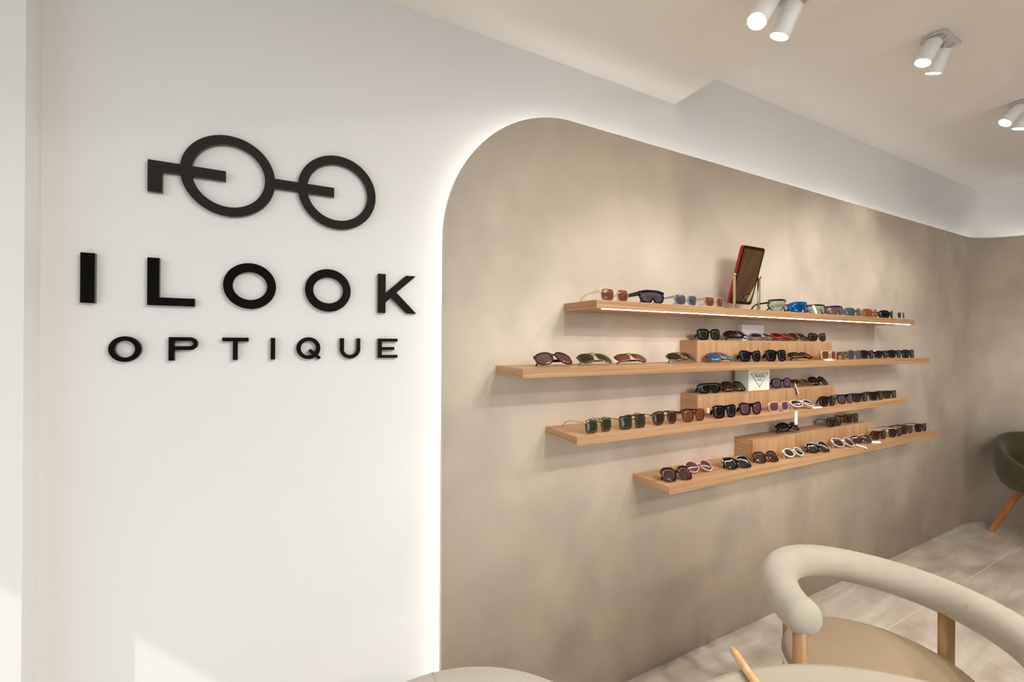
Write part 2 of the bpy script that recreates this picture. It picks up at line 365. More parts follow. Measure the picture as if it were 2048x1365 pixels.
def riser(key, base, x0, x1, label):
    z0, z1 = ZS[base] + 0.0002, ZS[key]; t = 0.009
    root = empty('display_riser', ((x0 + x1) / 2, -RD / 2, z0), label=label, cat='riser', group='oak display risers on the shelves')
    P = lambda n, b, m_: setattr(obj(n, b, m_, root), 'matrix_parent_inverse', Matrix.Translation(-root.location))
    P('top_panel', bx(x0, x1, -RD, -0.0005, z1 - t, z1, bev=.0005), M['oak_x'])
    P('front_panel', bx(x0, x1, -RD, -RD + t, z0, z1 - t, bev=.0003), M['oak_z'])
    P('end_panel', bx(x0, x0 + t, -RD + t, -0.0005, z0, z1 - t, bev=.0003), M['oak_y'])
    P('end_panel', bx(x1 - t, x1, -RD + t, -0.0005, z0, z1 - t, bev=.0003), M['oak_y'])
riser('r2', 's2', 1.648, 2.770, 'long oak riser block on the second shelf, under the white box')
riser('r3', 's3', 1.654, 2.799, 'long oak riser block on the third shelf, under the pale green box')
riser('r4', 's4', 2.052, 3.183, 'long oak riser block on the lowest shelf')

# ------------------------------------------------------------------ boxes with print
def text_mesh(body, size, x, z, y, material, parent, depth=0.0006):
    cu = bpy.data.curves.new('lettering', 'FONT'); cu.body = body; cu.size = size; cu.align_x = 'CENTER'; cu.extrude = depth
    tmp = bpy.data.objects.new('lettering_tmp', cu); C.objects.link(tmp)
    bpy.context.view_layer.update()
    me = bpy.data.meshes.new_from_object(tmp.evaluated_get(bpy.context.evaluated_depsgraph_get()))
    bpy.data.objects.remove(tmp); bpy.data.curves.remove(cu)
    me.transform(Matrix.Translation((x, y, z)) @ Matrix.Rotation(PI / 2, 4, 'X'))
    me.materials.clear()
    o = link('lettering', me, material, parent); o.matrix_parent_inverse = Matrix.Translation(-parent.location); return o
def under(o, root): o.matrix_parent_inverse = Matrix.Translation(-root.location); return o
zb = ZS['r3']; rt = empty('brand_box', (2.105, -.055, zb), label='pale green display block with a black-outlined inverted triangle on it', cat='display box')
under(obj('body', bx(2.022, 2.191, -.095, -.020, zb, zb + .1065, bev=.0012), M['box_mint'], rt), rt)
bm = bmesh.new(); A = [(2.037, zb + .087), (2.178, zb + .087), (2.1075, zb + .016)]
cx, cz = sum(a for a, b in A) / 3, sum(b for a, b in A) / 3
extrude_poly(bm, A, -.0962, -.0948, [[(cx + (a - cx) * .93, cz + (b - cz) * .93) for a, b in A]])
under(obj('triangle_outline', bm, M['print'], rt), rt)
under(obj('triangle_plate', extrude_poly(bmesh.new(), [(cx + (a - cx) * .95, cz + (b - cz) * .95) for a, b in A], -.0956, -.0945), M['box_white'], rt), rt)
text_mesh('PRADA', .024, 2.1075, zb + .064, -.0957, M['print'], rt)
text_mesh('MILANO', .010, 2.1075, zb + .050, -.0957, M['print'], rt)
zb = ZS['r2']; rt = empty('brand_box', (2.155, -.016, zb), label='plain white display block standing behind dark sunglasses on the second shelf riser', cat='display box')
under(obj('body', bx(2.064, 2.243, -.030, -.0015, zb, zb + .0825, bev=.001), M['box_white'], rt), rt)

# ------------------------------------------------------------------ tilting mirror
zb = ZS['s1']; rt = empty('table_mirror', (1.996, -.10, zb), label='tilting rectangular mirror in a red case on a gold stand', cat='mirror')
hz = Z + .329; tl = R(15)
def mir(bm):
    bmesh.ops.rotate(bm, verts=bm.verts, cent=(0, 0, 0), matrix=Matrix.Rotation(tl, 3, 'X'))
    bmesh.ops.translate(bm, verts=bm.verts, vec=(1.996, -.10, hz)); return bm
def rrect(w_, h_, r, n=6):
    o = []
    for sx, sz, a0 in ((1, 1, 0), (-1, 1, 90), (-1, -1, 180), (1, -1, 270)):
        for i in range(n + 1):
            a = R(a0 + 90 * i / n); o.append((sx * (w_ / 2 - r) + r * math.cos(a), sz * (h_ / 2 - r) + r * math.sin(a)))
    return o
under(obj('case', mir(extrude_poly(bmesh.new(), rrect(.168, .282, .014), -.002, .012)), M['red'], rt), rt)
under(obj('mirror_border', mir(extrude_poly(bmesh.new(), rrect(.164, .278, .013), -.004, -.0015)), M['mirror_edge'], rt), rt)
under(obj('mirror_glass', mir(extrude_poly(bmesh.new(), rrect(.142, .252, .004), -.0048, -.0035)), M['mirror'], rt), rt)
for sx in (-1, 1):
    x = 1.996 + sx * .093
    under(obj('stand_arm', bx(x - .004, x + .004, -.106, -.094, zb + .006, hz + .002, bev=.001), M['gold'], rt), rt)
    under(obj('foot', bx(x - .006, x + .006, -.165, -.045, zb, zb + .006, bev=.001), M['gold'], rt), rt)
    b2 = sweep(bmesh.new(), [(x - sx * .010, -.10, hz), (x + sx * .010, -.10, hz)], .008, 16)
    under(obj('pivot_knob', b2, M['gold'], rt, True), rt)
under(obj('cross_bar', bx(1.909, 2.083, -.104, -.096, zb, zb + .005), M['gold'], rt), rt)

# ------------------------------------------------------------------ sunglasses
def outline(shape, a, h, s, n=30):
    """lens outline, s=+1 right lens (outer side +x), a half width, h half height"""
    P = {'round': (2.0, 0, 0, 0), 'panto': (2.3, .10, 0, 0), 'square': (3.6, .07, 0, 0), 'rect': (4.5, .05, 0, 0), 'aviator': (2.5, .16, .14, 0),
         'cat': (2.6, .12, 0, .28), 'butterfly': (2.7, .06, .05, .14), 'wayfarer': (3.2, .13, 0, .06), 'oval': (2.2, 0, 0, 0), 'sport': (2.5, .02, 0, .12)}[shape]
    n_, tp, sh, up = P; o = []
    for i in range(n):
        t = 2 * PI * i / n; c, d = math.cos(t), math.sin(t)
        x = math.copysign(abs(c) ** (2 / n_), c); z = math.copysign(abs(d) ** (2 / n_), d)
        x *= 1 + tp * z; x += sh * (-z) * .6
        if x > 0 and z > -.2: z += up * x * (z + .2)
        o.append((s * x * a, z * h))
    return o
def shield_outline(w_, h, flat=False):
    top, bot = [], []
    n = 22
    for i in range(n + 1):
        x = -1 + 2 * i / n; e = (1 - abs(x) ** 6)
        zt = (1 - .12 * x * x) * (e ** .35 if not flat else e ** .15); zbm = -(1 - .10 * x * x) * (e ** .5) + .85 * math.exp(-(x / .15) ** 2) - .12 * math.exp(-((abs(x) - .5) / .3) ** 2)
        top.append((x * w_ / 2, zt * h)); bot.append((x * w_ / 2, zbm * h))
    return top[::-1] + bot[1:-1]
def rim(bm, ol, t, d, fy):
    n = len(ol); cx = sum(p[0] for p in ol) / n; cz = sum(p[1] for p in ol) / n; rings = []
    for i in range(n):
        a, b = Vector(ol[i - 1]), Vector(ol[(i + 1) % n]); tv = (b - a).normalized(); nv = Vector((tv.y, -tv.x))
        if nv.dot(Vector(ol[i]) - Vector((cx, cz))) < 0: nv = -nv
        p = Vector(ol[i]); q = p + nv * t; r = []
        for pt, yy in ((p, -d / 2), (q, -d / 2), (q, d / 2), (p, d / 2)): r.append(bm.verts.new((pt.x, fy(pt.x) + yy, pt.y)))
        rings.append(r)
    for i in range(n):
        A, B = rings[i], rings[(i + 1) % n]
        for j in range(4): bm.faces.new((A[j], A[(j + 1) % 4], B[(j + 1) % 4], B[j]))
def lens_bm(ol, fy):
    bm = bmesh.new(); n = len(ol); cx = sum(p[0] for p in ol) / n; cz = sum(p[1] for p in ol) / n
    L = []
    for yy in (-.0009, .0009):
        rr = []
        for k in (1.0, .66, .33): rr.append([bm.verts.new((cx + (x - cx) * k, fy(cx + (x - cx) * k) + yy - (1 - k) ** .5 * .0018, cz + (z - cz) * k)) for x, z in ol])
        ce = bm.verts.new((cx, fy(cx) + yy - .0020, cz)); L.append((rr, ce))
        for A, B in zip(rr, rr[1:]):
            for i in range(n): bm.faces.new((A[i], A[(i + 1) % n], B[(i + 1) % n], B[i]))
        for i in range(n): bm.faces.new((rr[-1][i], rr[-1][(i + 1) % n], ce))
    A, B = L[0][0][0], L[1][0][0]
    for i in range(n): bm.faces.new((A[i], A[(i + 1) % n], B[(i + 1) % n], B[i]))
    return bm
def glasses(surf, x, y, yaw, label, shape='square', fr='black', ln='black', w_=.142, h=.022, t=.0030, pose='open', tilt=50, thick=False, wrap=1.4, tfr=None, lift=0.0, brow=False, dots=None, tlen=.14):
    root = empty('sunglasses', (x, y, ZS[surf]), R(yaw), label=label, cat='sunglasses', group={'s': 'sunglasses on the shelf boards', 'r': 'sunglasses on the oak risers'}[surf[0]])
    wire = fr in ('gold', 'silver', 'gun'); tt = .0012 if wire else t; d = .0022 if wire else .0045
    fy = lambda xx: wrap * xx * xx
    parts = []
    bm = bmesh.new(); lenses = []
    if shape in ('shield', 'shieldflat'):
        ol = shield_outline(w_ - 2 * tt, h, shape == 'shieldflat'); rim(bm, ol, tt, d, fy); lenses.append(ol); zt = h * .45
        if brow: sweep(bm, [(q, fy(q) - .001, h * (1 - .12 * (2 * q / w_) ** 2) - .002) for q in [w_ / 2 * (-.97 + 1.94 * i / 14) for i in range(15)]], (.0030, .0035))
    else:
        br = .016 if not wire else .018; a = (w_ - br) / 4 - tt
        for s in (-1, 1):
            ol = [(px + s * (br / 2 + a + tt * .6), pz) for px, pz in outline(shape, a, h, s)]
            if shape == 'cat' or shape == 'butterfly': pass
            rim(bm, ol, tt, d, fy); lenses.append(ol)
        zt = h * .62; zb_ = h * .45
        bw = (.0012, .0014) if wire else (.0022, .0030)
        sweep(bm, [(-br / 2 - tt, fy(.01), zb_ - .002), (-br / 4, -.001, zb_ + .001), (br / 4, -.001, zb_ + .001), (br / 2 + tt, fy(.01), zb_ - .002)], bw)
        if wire and shape in ('aviator', 'rect', 'square'):
            sweep(bm, [(-br / 2 - .008, 0, h * .95), (0, -.0015, h * .98), (br / 2 + .008, 0, h * .95)], (.0012, .0011))
        if brow: sweep(bm, [(q, fy(q) - .001, h * 1.0) for q in [w_ / 2 * (-.93 + 1.86 * i / 14) for i in range(15)]], (.0020, .0020))
    ye = fy(w_ / 2)
    for s in (-1, 1):   # end pieces
        sweep(bm, [(s * (w_ / 2 - .009), fy(w_ / 2 - .009), zt), (s * w_ / 2, ye + .001, zt)], (.0016, .0022) if wire else (.0024, .0045))
    parts.append(('frame_front', bm, FR[fr]))
    for ol in lenses: parts.append(('lens', lens_bm(ol, fy), LN[ln]))
    th = .0015 if wire else (.009 if thick else .0045)
    tm = FR[tfr] if tfr else FR[fr]
    for s in (-1, 1):
        bm = bmesh.new(); tw_ = .0011 if wire else .0018
        if pose == 'open':
            X = s * w_ / 2; k_ = tlen / .14; pts = [(X, ye, zt), (X, ye + .05 * k_, zt), (X - s * .004, ye + .092 * k_, zt - .001), (X - s * .006, ye + .118 * k_, zt - .010), (X - s * .008, ye + .138 * k_, zt - .026)]
            sz = [(tw_, th)] + [(tw_, th * .8)] + [(tw_ * 1.1, max(.002, th * .65))] * 3
        else:
            dy = .006 if s > 0 else .0; X = s * (w_ / 2 - .002)
            pts = [(X, ye + .003, zt), (X - s * .012, ye + .012 + dy, zt), (-s * w_ * .22, ye + .014 + dy, zt - .002), (-s * w_ * .40, ye + .012 + dy, zt - .014), (-s * w_ * .46, ye + .011 + dy, zt - .026)]
            sz = [(tw_, th)] * 2 + [(tw_ * 1.1, max(.002, th * .7))] * 3
        sweep(bm, pts, sz); parts.append(('temple', bm, tm))
    if dots:
        for s in (-1, 1):
            parts.append(('hinge_stud', bx(s * (w_ / 2 - .006) - .003, s * (w_ / 2 - .006) + .003, ye - .0045, ye - .001, zt - .002, zt + .003), FR[dots]))
        if shape == 'shield': parts.append(('bridge_stud', bx(-.006, .006, -.005, -.0015, h * .55, h * .75), FR[dots]))
    ang = -R(tilt) if pose == 'fold' else (-R(4) if not lift else -R(lift))
    rm = Matrix.Rotation(ang, 3, 'X'); zmin = 1e9
    for _, b, _m in parts:
        bmesh.ops.rotate(b, verts=b.verts, cent=(0, 0, 0), matrix=rm); zmin = min(zmin, min(v.co.z for v in b.verts))
    for nme, b, mt in parts:
        bmesh.ops.translate(b, verts=b.verts, vec=(0, 0, -zmin + .0002)); obj(nme, b, mt, root, smooth=(nme == 'lens'))
    return root
def price_tag(root, p0, p1, wd=.010, name='price_tag'):
    """thin white card from world point p0 to p1, a part of the glasses"""
    bm = bmesh.new(); sweep(bm, [p0, p1], (wd / 2, .0006), up=Vector((0, -.6, .8)))
    inv = (Matrix.Translation(root.location) @ Matrix.Rotation(root.rotation_euler.z, 4, 'Z')).inverted()
    bm.transform(inv); o = obj(name, bm, M['tag'], root); o['label'] = 'white paper price tag'; return o

g = glasses
# top shelf, left to right
g('s1', 1.111, -.165, 0, 'clear gold-tinted sunglasses with brown square lenses, first on the top shelf', 'square', 'clear', 'brown', .140, .0225, tfr='clear')
g('s1', 1.305, -.165, 2, 'chunky black shield sunglasses with gold fittings on the top shelf', 'shield', 'black', 'grey', .140, .0215, t=.005, thick=True, dots='gold', brow=True)
g('s1', 1.500, -.165, 2, 'translucent pale blue sunglasses with grey lenses on the top shelf', 'wayfarer', 'clearblue', 'grey', .140, .0200, dots='silver')
g('s1', 1.680, -.165, 4, 'translucent pink sunglasses with brown lenses left of the tilting mirror', 'wayfarer', 'clearpink', 'brown', .140, .0190, dots='gold')
g('s1', 2.178, -.167, 3, 'clear green tinted sport shield sunglasses with black brow, right of the mirror', 'shield', 'black', 'greenm', .158, .029, t=.002, wrap=5, brow=True, tlen=.09)
g('s1', 2.345, -.170, -4, 'blue mirrored sport sunglasses with blue frame on the top shelf', 'shield', 'blue', 'blue', .155, .0260, t=.0025, wrap=5)
g('s1', 2.505, -.170, -6, 'green lensed sport sunglasses behind a small pale tag on the top shelf', 'shield', 'black', 'greenm', .150, .0225, t=.0018, wrap=4.5, brow=True)
price_tag([o for o in C.objects if o.name.startswith('sunglasses')][-1], (2.43, -.19, ZS['s1'] + .001), (2.43, -.175, ZS['s1'] + .045), .022)
g('s1', 2.680, -.170, -6, 'dark framed sport sunglasses with rose mirrored lenses on the top shelf', 'shield', 'navy', 'rosem', .152, .0225, t=.0025, wrap=4.5, brow=True)
g('s1', 2.865, -.170, -6, 'grey framed sport sunglasses with smoky mirrored lenses on the top shelf', 'sport', 'grey', 'smoke', .150, .0215, wrap=4)
g('s1', 3.060, -.170, -6, 'amber brown wraparound sunglasses on the top shelf', 'sport', 'amber', 'amber', .150, .0230, wrap=4)
g('s1', 3.265, -.170, -4, 'black wraparound sunglasses, second from the right end of the top shelf', 'sport', 'black', 'black', .155, .0210, wrap=4, t=.004)
g('s1', 3.420, -.170, 4, 'small clear framed sunglasses with green lenses at the right end of the top shelf', 'square', 'clear', 'green', .120, .0185)
# riser on second shelf
g('r2', 1.767, -.070, -4, 'black wayfarer sunglasses with brown lenses at the left end of the upper riser', 'wayfarer', 'black', 'dgreen', .145, .0225, t=.004, pose='stand')
g('r2', 1.968, -.070, -6, 'folded black sunglasses, second from the left on the upper riser', 'sport', 'black', 'black', .145, .018, pose='fold', tilt=58, wrap=3)
g('r2', 2.168, -.070, -8, 'folded silver sunglasses with black lenses in front of the white box', 'oval', 'silver', 'black', .142, .020, pose='fold', tilt=62)
g('r2', 2.345, -.070, -8, 'folded orange-red sunglasses on the upper riser', 'cat', 'red', 'dbrown', .142, .020, pose='fold', tilt=60)
g('r2', 2.505, -.060, -8, 'folded bronze brown aviator sunglasses tilted up on the upper riser', 'aviator', 'gun', 'dbrown', .140, .027, pose='fold', tilt=48, lift=0)
g('r2', 2.685, -.068, -8, 'dark tortoise cat-eye sunglasses at the right end of the upper riser', 'cat', 'tort', 'dgreen', .140, .019, t=.004, pose='stand')
# second shelf
g('s2', .860, -.130, -4, 'brown oversized aviator sunglasses, first on the second shelf', 'aviator', 'brown', 'mauve', .150, .030, pose='fold', tilt=52, wrap=2.5, t=.002)
g('s2', 1.045, -.130, -6, 'green lensed aviator sunglasses, second on the second shelf', 'aviator', 'silver', 'green', .146, .030, pose='fold', tilt=58, wrap=2.0)
g('s2', 1.218, -.140, -8, 'small brown gradient aviator sunglasses on the second shelf', 'aviator', 'gun', 'brown', .140, .026, pose='fold', tilt=60, wrap=2.0)
g('s2', 1.500, -.145, -6, 'silver bridged aviator sunglasses with dark green lenses left of the upper riser', 'aviator', 'silver', 'dgreen', .146, .029, pose='fold', tilt=54, wrap=2.0)
g('s2', 1.745, -.150, -8, 'blue mirrored aviator sunglasses in front of the upper riser', 'aviator', 'gun', 'bluem', .145, .030, pose='fold', tilt=62, wrap=2.0)
g('s2', 1.958, -.150, -6, 'thick black cat-eye sunglasses standing before the upper riser', 'cat', 'black', 'black', .138, .022, t=.0045, thick=True, dots='silver', pose='stand')
g('s2', 2.135, -.165, -6, 'black square sunglasses with gold hinges before the upper riser', 'wayfarer', 'black', 'black', .142, .024, t=.0045, thick=True, dots='gold', pose='stand')
g('s2', 2.350, -.160, -10, 'folded black sunglasses with white reflections right of the gold hinged pair', 'rect', 'black', 'dbrown', .142, .021, pose='fold', tilt=58)
gl = g('s2', 2.610, -.165, -2, 'pink framed sunglasses with brown lenses near the upper riser end', 'square', 'pink', 'brown', .142, .0225, t=.004, pose='stand')
price_tag(gl, (2.505, -.195, ZS['s2'] + .001), (2.57, -.198, ZS['s2'] + .004), .02)
g('s2', 2.765, -.140, -2, 'gold and clear sunglasses between the pink pair and the grey pair', 'panto', 'gold', 'brown', .136, .020, pose='stand')
g('s2', 2.905, -.150, -2, 'dark grey round-bottomed sunglasses on the right part of the second shelf', 'panto', 'grey', 'grey', .138, .0235)
g('s2', 3.055, -.150, -2, 'black sunglasses with a blue glinting hinge on the second shelf', 'wayfarer', 'navy', 'black', .142, .021, thick=True, t=.004)
gl = g('s2', 3.225, -.150, -3, 'black oval sunglasses with a white tag behind, third from the right on the second shelf', 'oval', 'black', 'black', .142, .0195, t=.004)
price_tag(gl, (3.235, -.110, ZS['s2'] + .034), (3.275, -.105, ZS['s2'] + .046), .02)
g('s2', 3.400, -.150, -3, 'black thick-rimmed sunglasses, second from the right on the second shelf', 'wayfarer', 'black', 'black', .145, .0205, t=.004, thick=True)
g('s2', 3.580, -.150, -3, 'large black sunglasses at the right end of the second shelf', 'rect', 'black', 'dgreen', .145, .0225, t=.0045, thick=True)
# riser on third shelf
g('r3', 1.765, -.078, -4, 'flat-topped black shield sunglasses at the left end of the middle riser', 'shieldflat', 'black', 'black', .150, .0205, t=.003, wrap=1.5, pose='stand')
g('r3', 1.945, -.072, -6, 'folded dark brown square sunglasses leaning left of the pale green box', 'square', 'brown', 'dbrown', .140, .027, pose='fold', tilt=45)
gl = g('r3', 2.330, -.078, -6, 'black sunglasses with purple lenses and hanging tag right of the pale green box', 'panto', 'black', 'purple', .145, .0235, pose='stand')
price_tag(gl, (2.400, -.102, ZS['r3'] + .024), (2.425, -.108, ZS['r3'] - .032), .026)
g('r3', 2.510, -.075, -10, 'folded gold trimmed sunglasses lying on the middle riser', 'rect', 'gold', 'dbrown', .140, .022, pose='fold', tilt=62)
g('r3', 2.690, -.070, -6, 'folded black sunglasses leaning at the right end of the middle riser', 'square', 'black', 'black', .135, .025, pose='fold', tilt=42)
# third shelf
g('s3', 1.020, -.185, 4, 'gold wire sunglasses with green lenses, first on the third shelf', 'square', 'gold', 'green', .132, .0255)
g('s3', 1.190, -.182, 1, 'dark metal sunglasses with straight top bar, second on the third shelf', 'rect', 'gun', 'green', .136, .0245, brow=True)
g('s3', 1.370, -.176, 0, 'gunmetal rounded sunglasses with dark lenses, third on the third shelf', 'aviator', 'gun', 'dbrown', .136, .0255)
g('s3', 1.535, -.180, 0, 'brown rimmed round-bottomed sunglasses with amber brown lenses on the third shelf', 'panto', 'brown', 'brown', .134, .0245, t=.0018)
gl = g('s3', 1.735, -.180, -3, 'black wayfarer sunglasses with a white label on the temple', 'wayfarer', 'black', 'black', .145, .0245, t=.0045, thick=True, pose='stand')
price_tag(gl, (1.662, -.150, ZS['s3'] + .022), (1.662, -.149, ZS['s3'] + .045), .018)
g('s3', 1.920, -.178, -6, 'large black and brown cat-eye sunglasses on the third shelf', 'cat', 'black', 'mauve', .140, .0235, t=.005, thick=True, pose='stand')
gl = g('s3', 2.150, -.172, -6, 'pink square sunglasses with purple lenses on the third shelf', 'square', 'pink', 'purple', .142, .0205, t=.0035, pose='stand')
price_tag(gl, (2.222, -.208, ZS['s3'] + .001), (2.224, -.2085, ZS['s3'] - .065), .026)
gl = g('s3', 2.345, -.172, -12, 'folded white rimmed oval sunglasses next to the pink square pair', 'oval', 'white', 'dbrown', .142, .021, pose='fold', tilt=56)
price_tag(gl, (2.405, -.188, ZS['s3'] + .002), (2.47, -.200, ZS['s3'] + .002), .016)
g('s3', 2.570, -.180, -2, 'black sunglasses with glossy temples below the end of the middle riser', 'wayfarer', 'black', 'black', .142, .0235, t=.004, pose='stand')
g('s3', 2.770, -.170, -3, 'black browed sunglasses with purple lenses on the right part of the third shelf', 'panto', 'black', 'purple', .142, .0235, brow=True, pose='stand')
g('s3', 2.945, -.165, -3, 'dark olive sunglasses, third from the right on the third shelf', 'wayfarer', 'black', 'dgreen', .142, .0215, brow=True)
g('s3', 3.120, -.170, -3, 'black round-bottomed sunglasses, second from the right on the third shelf', 'panto', 'black', 'black', .142, .0215, brow=True)
g('s3', 3.300, -.165, -3, 'black sunglasses at the right end of the third shelf', 'wayfarer', 'black', 'dbrown', .142, .0205)
# riser on lowest shelf
g('r4', 2.400, -.078, -10, 'folded black wraparound sunglasses alone on the lowest riser', 'sport', 'black', 'black', .150, .0215, pose='fold', tilt=40, wrap=3.5, t=.004)
g('r4', 2.835, -.085, -2, 'black sunglasses with grey translucent temples on the lowest riser', 'wayfarer', 'black', 'dbrown', .142, .0235, tfr='grey', tlen=.075)
g('r4', 3.060, -.068, -4, 'dark brown sunglasses at the right end of the lowest riser', 'wayfarer', 'tort', 'dbrown', .142, .0235, t=.004, tlen=.075)
# lowest shelf
g('s4', 1.462, -.155, -8, 'folded brown butterfly sunglasses, first on the lowest shelf', 'butterfly', 'tort', 'dbrown', .150, .029, pose='fold', tilt=42, t=.003)
g('s4', 1.640, -.120, -8, 'folded pale rose round sunglasses, second on the lowest shelf', 'round', 'rose', 'mauve', .145, .025, pose='fold', tilt=48, t=.003)
g('s4', 1.855, -.155, -10, 'folded large black square sunglasses, third on the lowest shelf', 'square', 'black', 'black', .150, .028, pose='fold', tilt=48)
g('s4', 2.075, -.155, -10, 'folded burgundy butterfly sunglasses at the left end of the lowest riser', 'butterfly', 'burgundy', 'dbrown', .145, .026, pose='fold', tilt=38)
g('s4', 2.285, -.165, -6, 'small cream rimmed round sunglasses before the lowest riser', 'oval', 'cream', 'dgreen', .134, .020, pose='fold', tilt=45, t=.004)
g('s4', 2.515, -.160, -10, 'folded large black sunglasses before the lowest riser', 'butterfly', 'black', 'dgreen', .150, .027, pose='fold', tilt=50, t=.004)
gl = g('s4', 2.770, -.160, -12, 'folded pale framed sunglasses with long white tag before the lowest riser', 'cat', 'white', 'dbrown', .142, .024, pose='fold', tilt=45)
price_tag(gl, (2.845, -.185, ZS['s4'] + .012), (2.90, -.213, ZS['s4'] - .006), .014)
gl = g('s4', 2.960, -.160, -12, 'folded dark rose sunglasses with short white tag before the lowest riser', 'square', 'burgundy', 'dbrown', .142, .024, pose='fold', tilt=50)
price_tag(gl, (3.04, -.175, ZS['s4'] + .004), (3.09, -.200, ZS['s4'] + .003), .014)
g('s4', 3.190, -.155, -6, 'dark brown cat-eye sunglasses by the right end of the lowest riser', 'cat', 'brown', 'dbrown', .142, .0225, t=.004, pose='stand')
g('s4', 3.385, -.160, -3, 'black sunglasses with white temples on the right part of the lowest shelf', 'wayfarer', 'black', 'dbrown', .142, .0230, tfr='white')
g('s4', 3.565, -.150, -3, 'dark brown round sunglasses, second from the right on the lowest shelf', 'panto', 'brown', 'dbrown', .142, .0215)
g('s4', 3.740, -.160, -3, 'black sunglasses with grey temples at the right end of the lowest shelf', 'wayfarer', 'black', 'black', .142, .0230, tfr='grey')

# ------------------------------------------------------------------ ceiling spotlights
def spot_pair(plate, cans, zc, label):
    x0, x1, y0, y1 = plate; root = empty('ceiling_spotlight', ((x0 + x1) / 2, (y0 + y1) / 2, zc), label=label, cat='spotlight', group='double spotlights on the ceiling')
    under(obj('base_plate', bx(x0, x1, y0, y1, zc - .010, zc, bev=.002), M['grey_metal'], root), root)
    for top, bot in cans:
        t, b = Vector(top), Vector(bot); d = (b - t).normalized(); r = .031
        rg = bmesh.new(); lathe(rg, [(.034, zc - .008), (.042, zc - .010), (.042, zc - .016), (.034, zc - .016), (.034, zc - .008)], 32, (t.x + .018, t.y)); under(obj('mount_ring', rg, M['grey_metal'], root), root)
        under(obj('arm', sweep(bmesh.new(), [(t.x + .018, t.y, zc - .008), t + d * .004], .007, 12), M['white_metal'], root), root)
        bm = bmesh.new(); sweep(bm, [t, t + d * .002, b - d * .002, b], [r * .96, r, r, r * .97], 32)
        c = obj('lamp_can', bm, M['white_metal'], root, True); under(c, root)
        for p in c.data.polygons: p.use_smooth = len(p.vertices) == 4
        bm = bmesh.new(); sweep(bm, [b - d * .0015, b + d * .0006], r * .90, 32); under(obj('lamp_lens', bm, M['lamp'], root), root)
        ld = bpy.data.lights.new('spot', 'SPOT'); lo = bpy.data.objects.new('spot', ld); C.objects.link(lo); ld.energy = 13; ld.spot_size = R(75); ld.spot_blend = .8; ld.shadow_soft_size = .03; ld.color = (1, .975, .94)
        lo.location = b + d * .004; lo.rotation_euler = d.to_track_quat('-Z', 'Y').to_euler()
a = EYE
spot_pair((1.385, 1.535, -.655, -.560), [((1.3730, -0.6021, 1.1215 + a), (1.3170, -0.5863, 1.0240 + a)), ((1.4744, -0.6093, 1.1215 + a), (1.4626, -0.5701, 1.0338 + a))], SZ, 'pair of white can spotlights on the lowered ceiling, nearest the sign')
spot_pair((2.530, 2.680, -.655, -.560), [((2.5088, -0.6173, 1.3280 + a), (2.4814, -0.5893, 1.2429 + a)), ((2.6044, -0.6153, 1.3280 + a), (2.6169, -0.5792, 1.2421 + a))], CZ, 'middle pair of white can spotlights on the higher ceiling')
spot_pair((3.645, 3.795, -.660, -.565), [((3.6236, -0.6121, 1.3280 + a), (3.5791, -0.5659, 1.2504 + a)), ((3.7015, -0.6242, 1.3280 + a), (3.7032, -0.5904, 1.2357 + a))], CZ, 'furthest pair of white can spotlights at the right picture edge')
# unseen fill lamps added under the ceiling to brighten panel and floor
for x in (1.0, 1.6, 2.3):
    for y in (-2.3, -3.5):
        ld = bpy.data.lights.new('fill_lamp', 'AREA'); lo = bpy.data.objects.new('fill_lamp', ld); C.objects.link(lo)
        ld.shape = 'DISK'; ld.size = .12; ld.energy = 24; ld.color = (1, .97, .935); lo.location = (x, y, (CZ if x > 1.66 else SZ) - .02)

# walnut cabinet added out of view, to give the tilting mirror a brown reflection
rt = empty('added_cabinet', (5.12, -2.75, 0), label='tall walnut cabinet with three doors, added for the tilting mirror to reflect', cat='cabinet')
M['walnut'] = noise_mat('walnut', srgb(84, 56, 34), srgb(104, 70, 44), scale=(10, 10, 1), nscale=1.5, rough=0.4)
under(obj('body', bx(4.92, 5.34, -3.95, -1.35, .06, 2.45, bev=.003), M['walnut'], rt), rt)
under(obj('plinth', bx(4.96, 5.34, -3.9, -1.4, 0, .06), M['frame_dark'], rt), rt)
for i in range(3):
    y0 = -3.93 + i * .86; d_ = under(obj('door', bx(4.90, 4.919, y0 + .003, y0 + .857, .08, 2.43, bev=.002), M['walnut'], rt), rt)
    h_ = obj('handle', bx(4.885, 4.8995, y0 + .80, y0 + .815, 1.0, 1.25, bev=.002), M['gold'], d_)

# ------------------------------------------------------------------ round table
tx, ty = .797, -1.415
rt = empty('round_table', (tx, ty, 0), label='round table with a smooth cream top at the bottom edge, a stick on it', cat='table')
def sub(n, bm, mt, smooth=False): return obj(n, bm, mt, rt, smooth)
c = sub('tabletop', lathe(bmesh.new(), [(0, .722), (.596, .722), (.612, .725), (.620, .733), (.617, .741), (.606, .745), (0, .745)], 128), M['cream_top'])
sub('pedestal', lathe(bmesh.new(), [(0, .02), (.05, .02), (.045, .70), (.10, .722), (0, .722)], 40), M['white_metal'])
sub('base_disc', lathe(bmesh.new(), [(0, 0), (.28, 0), (.28, .008), (.06, .022), (0, .022)], 64), M['white_metal'])
bm = bmesh.new(); A_, B_ = Vector((.958, -.769, .7545)), Vector((.79, -1.079, .7545)); dv = (B_ - A_).normalized()
sweep(bm, [A_, A_ + dv * .004, A_ + dv * .02, A_ + dv * .2, B_], [.003, .0065, .0088, .0092, .0092], 14)
tag(obj('wooden_stick', bm, M['stick'], None, True), 'slender pale wooden stick with a rounded tip, poking over the cream table edge', 'stick')

